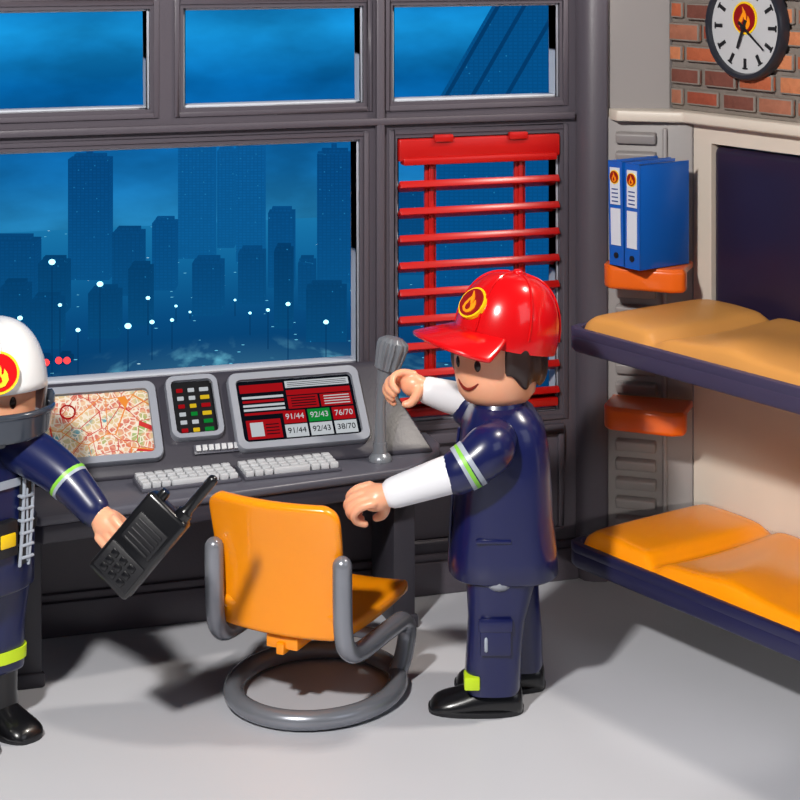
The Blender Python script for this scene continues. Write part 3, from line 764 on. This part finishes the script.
g=G(); g.tube([(-.185,0,.10),(-.155,0,.165),(-.1,0,.21),(0,0,.236),(.1,0,.212),(.17,0,.15),(.192,0,.02)],[.010]*7,10,6,0,TH); g.make('helmet_ridge','white',f2)
def vis(u,v):
    a=R(180-88+176*u); r=.205-.01*v
    return (r*math.cos(a)-.01,r*math.sin(a)*.96,-.07-.085*v*(1-.35*abs(2*u-1)**2))
g=G(); g.grid(vis,30,8,0,TH); g.make('helmet_visor','visor_grey',f2,solid=.014,sub=1,ang=80)
g=G(); pts=[(.207*math.cos(R(180-100+200*k/16))-.005,.2*math.sin(R(180-100+200*k/16)),-.07) for k in range(17)]
g.tube(pts,[.012]*17,10,2,0,TH); g.make('visor_rim','visor_grey',f2)
for sy in (-1,1):
    g=G(); g.lathe([(.03,-.01),(.03,.012),(.02,.018)],20,0,TH@Matrix.Translation((-.02,sy*.19,-.05))@Matrix.Rotation(R(-90*sy),4,'X')); g.make('visor_hinge','visor_grey',f2)
nv=(TH.to_3x3()@Vector((-.92,0.05,.3))).normalized()
p=TH@Vector((-.196,0.01,.075)); emblem(f2,p,flame_badge_rot(nv),.07,thick=.012,bg='red',ring='yellow',fl='yellow')
g=G(); g.lathe([(.10,-.01),(.115,.0),(.118,.03),(.10,.045)],32,0,Matrix.Translation((hx[0],hx[1],.975))); g.make('neck_guard','visor_grey',f2)
P=[L2(.12,-.02,.955),L2(.2,-.05,.945),L2(.325,-.12,.885),L2(.425,-.18,.80)]
g=G(); g.tube(P,[.07,.078,.068,.053],20,6); g.make('jacket_sleeve','navy_jacket',f2)
def lp(a,b,t): return tuple(Vector(a)*(1-t)+Vector(b)*t)
bandtube(lp(P[2],P[3],.05),lp(P[2],P[3],.13),.0705,.069,'stripe_green','sleeve_stripe',f2)
bandtube(lp(P[2],P[3],.13),lp(P[2],P[3],.2),.069,.0675,'stripe_grey','sleeve_stripe',f2)
hand2(f2,L2(.442,-.19,.79),aim(Vector(P[3])-Vector(P[2]),75),1.1)
P=[L2(-.11,-.06,.965),L2(-.16,-.1,.93),L2(-.2,-.18,.86),L2(-.2,-.27,.78)]
g=G(); g.tube(P,[.07,.078,.068,.054],20,6); g.make('jacket_sleeve','navy_jacket',f2)
hand2(f2,L2(-.2,-.29,.76),aim(Vector(P[3])-Vector(P[2]),0),.95)
for s0 in (-1,1): legm(f2,[(.2,0,.082),(.21,0,.088),(.35,0,.09),(.52,0,.13)],s0*.088,'navy_jacket',wy=.08)
for sy in (-1,1):
    g=G(); g.loft([sring(0,sy*.088,z,rx,rx-.006,3,28) for z,rx in ((.235,.088),(.235,.094),(.275,.095),(.275,.088))],cap=False); g.make('trouser_stripe','yellow_green',f2,ang=60)
    g=G(); g.loft([sring(0.01,sy*.088,z,rx,.07,2.6,28) for z,rx in ((.05,.085),(.12,.076),(.19,.08),(.21,.084),(.215,.07))]); g.make('boot_shaft','black',f2,ang=60)
    shoe(f2,-.2,.095,sy*.088,.12,w=.072)

# ================================================================== RADIO
x,y=C2R(-.84,6.02)
rd=empty('handheld_radio',(x-.08,y+.02,.605),0,'black handheld radio with antenna, held tilted in hand','radio')
rd.rotation_euler=(Matrix.Rotation(R(YAW),4,'Z')@Matrix.Rotation(R(40),4,'Y')@Matrix.Rotation(R(-14),4,'Z')).to_euler()
g=G(); g.bb(-.082,.082,-.035,.035,0,.31); g.make('body','black',rd,bevel=.014,seg=3)
g=G(); g.bb(-.07,.07,-.042,-.03,.02,.12); 
g.bb(-.06,.06,-.041,-.03,.145,.245)
for k in range(5): g.bb(-.05,.05,-.048,-.03,.15+k*.018,.158+k*.018)
g.make('grille','black_matte',rd,bevel=.004)
for i in range(3):
    for j in range(3):
        g=G(); g.bb(-.05+i*.036,-.025+i*.036,-.048,-.04,.03+j*.028,.05+j*.028); g.make('button','black',rd,bevel=.003)
g=G(); g.tube([(.045,0,.29),(.045,0,.33),(.045,0,.34),(.045,0,.46)],[.027,.027,.018,.017],16,2); g.make('antenna','black',rd)
g=G(); g.lathe([(.018,.29),(.018,.325),(.014,.335)],18,0,Matrix.Translation((-.045,0,0))); g.make('knob','black',rd)

# ================================================================== CITY OUTSIDE
g=G(); g.bb(-8,12,9.5,9.6,-1,6); g.make('dusk_sky_backdrop','sky',smooth=False,label='blue dusk sky with clouds beyond the city',kind='structure')
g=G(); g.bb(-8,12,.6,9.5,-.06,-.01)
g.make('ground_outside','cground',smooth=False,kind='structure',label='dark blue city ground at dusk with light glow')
def px(px_,t): return (px_-400)*t/1900
def pz(py_,t): return 2.7-t*(py_+80)/1900
tm=[tower_material(c) for c in ((6,72,128),(5,64,116),(10,88,148),(3,54,100))]
B=[(-60,-20,230,13.9,1),(-18,36,240,13.3,1),(38,66,262,13.1,3),(68,109,158,14.3,0),(112,142,232,13.7,1),(152,175,222,13.9,0),(178,214,143,15.2,2),(217,234,150,15.7,2),(236,264,140,15.0,2),(268,294,212,14.0,0),(298,315,262,13.2,1),(317,352,153,14.2,0),(355,376,222,13.3,1),(128,150,268,12.7,3),(192,222,262,13.0,1),(238,264,252,13.4,1),(274,292,250,12.6,3),(380,430,190,14.5,1),(440,490,250,13.6,1),(500,560,300,13.2,1),(88,118,292,12.3,3),(0,26,286,12.1,3),(306,346,288,12.2,3),(30,60,300,12.0,3)]
for a,b,t_,t,m in B:
    X0,X1=px(a,t),px(b,t); zt=pz(t_,t); x,y=C2R((X0+X1)/2,t)
    w=(X1-X0)/2
    e=empty('skyscraper',(x,y,-.01),YAW,'distant blue-grey city tower at dusk','building',group='city towers outside the window')
    g=G(); g.bb(-w,w,0,.2,0,zt); g.bb(-w*.75,w*.75,.05,.16,zt,zt+.03)
    if a in (68,178,317): g.bb(-w*.2,w*.1,.08,.12,zt+.03,zt+.07)
    g.make('facade',tm[m],e,smooth=False)
t=11.6; pts=[(436,420),(436,110),(505,-10),(640,-10),(640,420)]
x,y=C2R(0,t)
e=empty('slanted_tower',(x,y,0),YAW,'tower with a slanted glass edge against blue sky','building')
g=G(); T=Matrix.Rotation(R(90),4,'X'); g.prism([(px(a,t),max(0,pz(b,t))) for a,b in pts],-.3,0,0,T); g.make('facade',tower_material((5,80,138),1.06,.1),e,smooth=False)
bm_=mat('beam',(3,58,106),es=1)
for dx in (0,26,60):
    g=G(); g.prism([(px(436+dx,t),pz(110,t)),(px(440+dx,t),pz(110,t)),(px(509+dx,t),pz(-10,t)),(px(505+dx,t),pz(-10,t))],0,.04,0,T); g.make('facade_beam',bm_,e,smooth=False)
for a,b,t,r in ((52,262,11.2,.02),(100,284,11.9,.02),(148,298,12.4,.014),(176,306,12.8,.01),(190,312,12.9,.009),(128,326,11.3,.02),(152,322,11.7,.015),(172,320,12.0,.012),(288,304,11.5,.014),(268,310,12.0,.012),(250,313,12.4,.010),(326,322,11.0,.015),(235,300,13.0,.009),(20,318,11.5,.016),(78,330,11.2,.014),(60,305,11.7,.012)):
    X=px(a,t); z=pz(b,t); x,y=C2R(X,t)
    e=empty('street_lamp',(x,y,-.01),YAW,'glowing street lamp on a thin pole at dusk','street lamp',group='street lamps outside the window')
    g=G(); g.tube([(0,0,0),(0,0,max(.05,z)),],[.003,.0025],8,1); g.make('pole','lamp_pole',e)
    g=G(); g.ell((0,0,z+.01),(r,r,r*.8),12); g.make('lantern','lamp_glow',e)
for a,b in ((42,359),(63,357)):
    z=.05; t=(2.7-z)*1900/(b+80); x,y=C2R(px(a,t),t)
    e=empty('car',(x,y,-.01),YAW,'tiny dark car with red rear lights on the street','car',group='cars outside the window')
    g=G(); g.bb(-.04,.04,0,.16,.01,.045); g.bb(-.03,.03,.04,.13,.045,.07); g.make('car_body','lamp_pole',e,bevel=.008)
    for s in (-1,1):
        g=G(); g.ell((s*.025,-.005,.04),(.021,.012,.021),12); g.make('light','lamp_red',e)

# ================================================================== LIGHT
def area(name,loc,tgt,e,size,c=(1,1,1),sy=None,spread=None):
    l=bpy.data.lights.new(name,'AREA'); l.energy=e; l.size=size; l.color=c
    if sy: l.shape='RECTANGLE'; l.size_y=sy
    if spread: l.spread=R(spread)
    o=bpy.data.objects.new(name,l); col.objects.link(o); o.location=loc
    o.rotation_euler=(Vector(tgt)-Vector(loc)).to_track_quat('-Z','Y').to_euler(); return o
area('key_light',(-3.0,-4.4,4.4),(0.2,-1.3,.2),375,.3,(1,.975,.94))
area('fill_light',(2.2,-5.5,3.5),(.2,-.8,.4),26,2.5,(.9,.93,1))
area('rim_light',(2.0,-1.6,4.4),(.4,-1.1,.3),120,.3,(1,.92,.82))
sl=bpy.data.lights.new('floor_spot','SPOT'); sl.energy=190; sl.spot_size=R(20); sl.spot_blend=.5; sl.shadow_soft_size=.04; sl.color=(1,.95,.88)  # added spot without a visible source; makes the bright floor streak under the bunk
so=bpy.data.objects.new('floor_spot',sl); col.objects.link(so); so.location=(-.6,-4.3,1.35)
so.rotation_euler=(Vector((1.0,-.55,.02))-Vector(so.location)).to_track_quat('-Z','Y').to_euler()
w=bpy.data.worlds.new('World'); sc.world=w; w.use_nodes=True
bg=w.node_tree.nodes['Background']; bg.inputs[0].default_value=(.5,.55,.7,1); bg.inputs[1].default_value=.10
# camera
cd=bpy.data.cameras.new('Camera'); cd.lens=36*1900/800; cd.sensor_width=36; cd.shift_y=-.6; cd.clip_end=100
co=bpy.data.objects.new('Camera',cd); col.objects.link(co); co.location=(CX,CY,CZ); co.rotation_euler=(R(90),0,R(YAW)); sc.camera=co
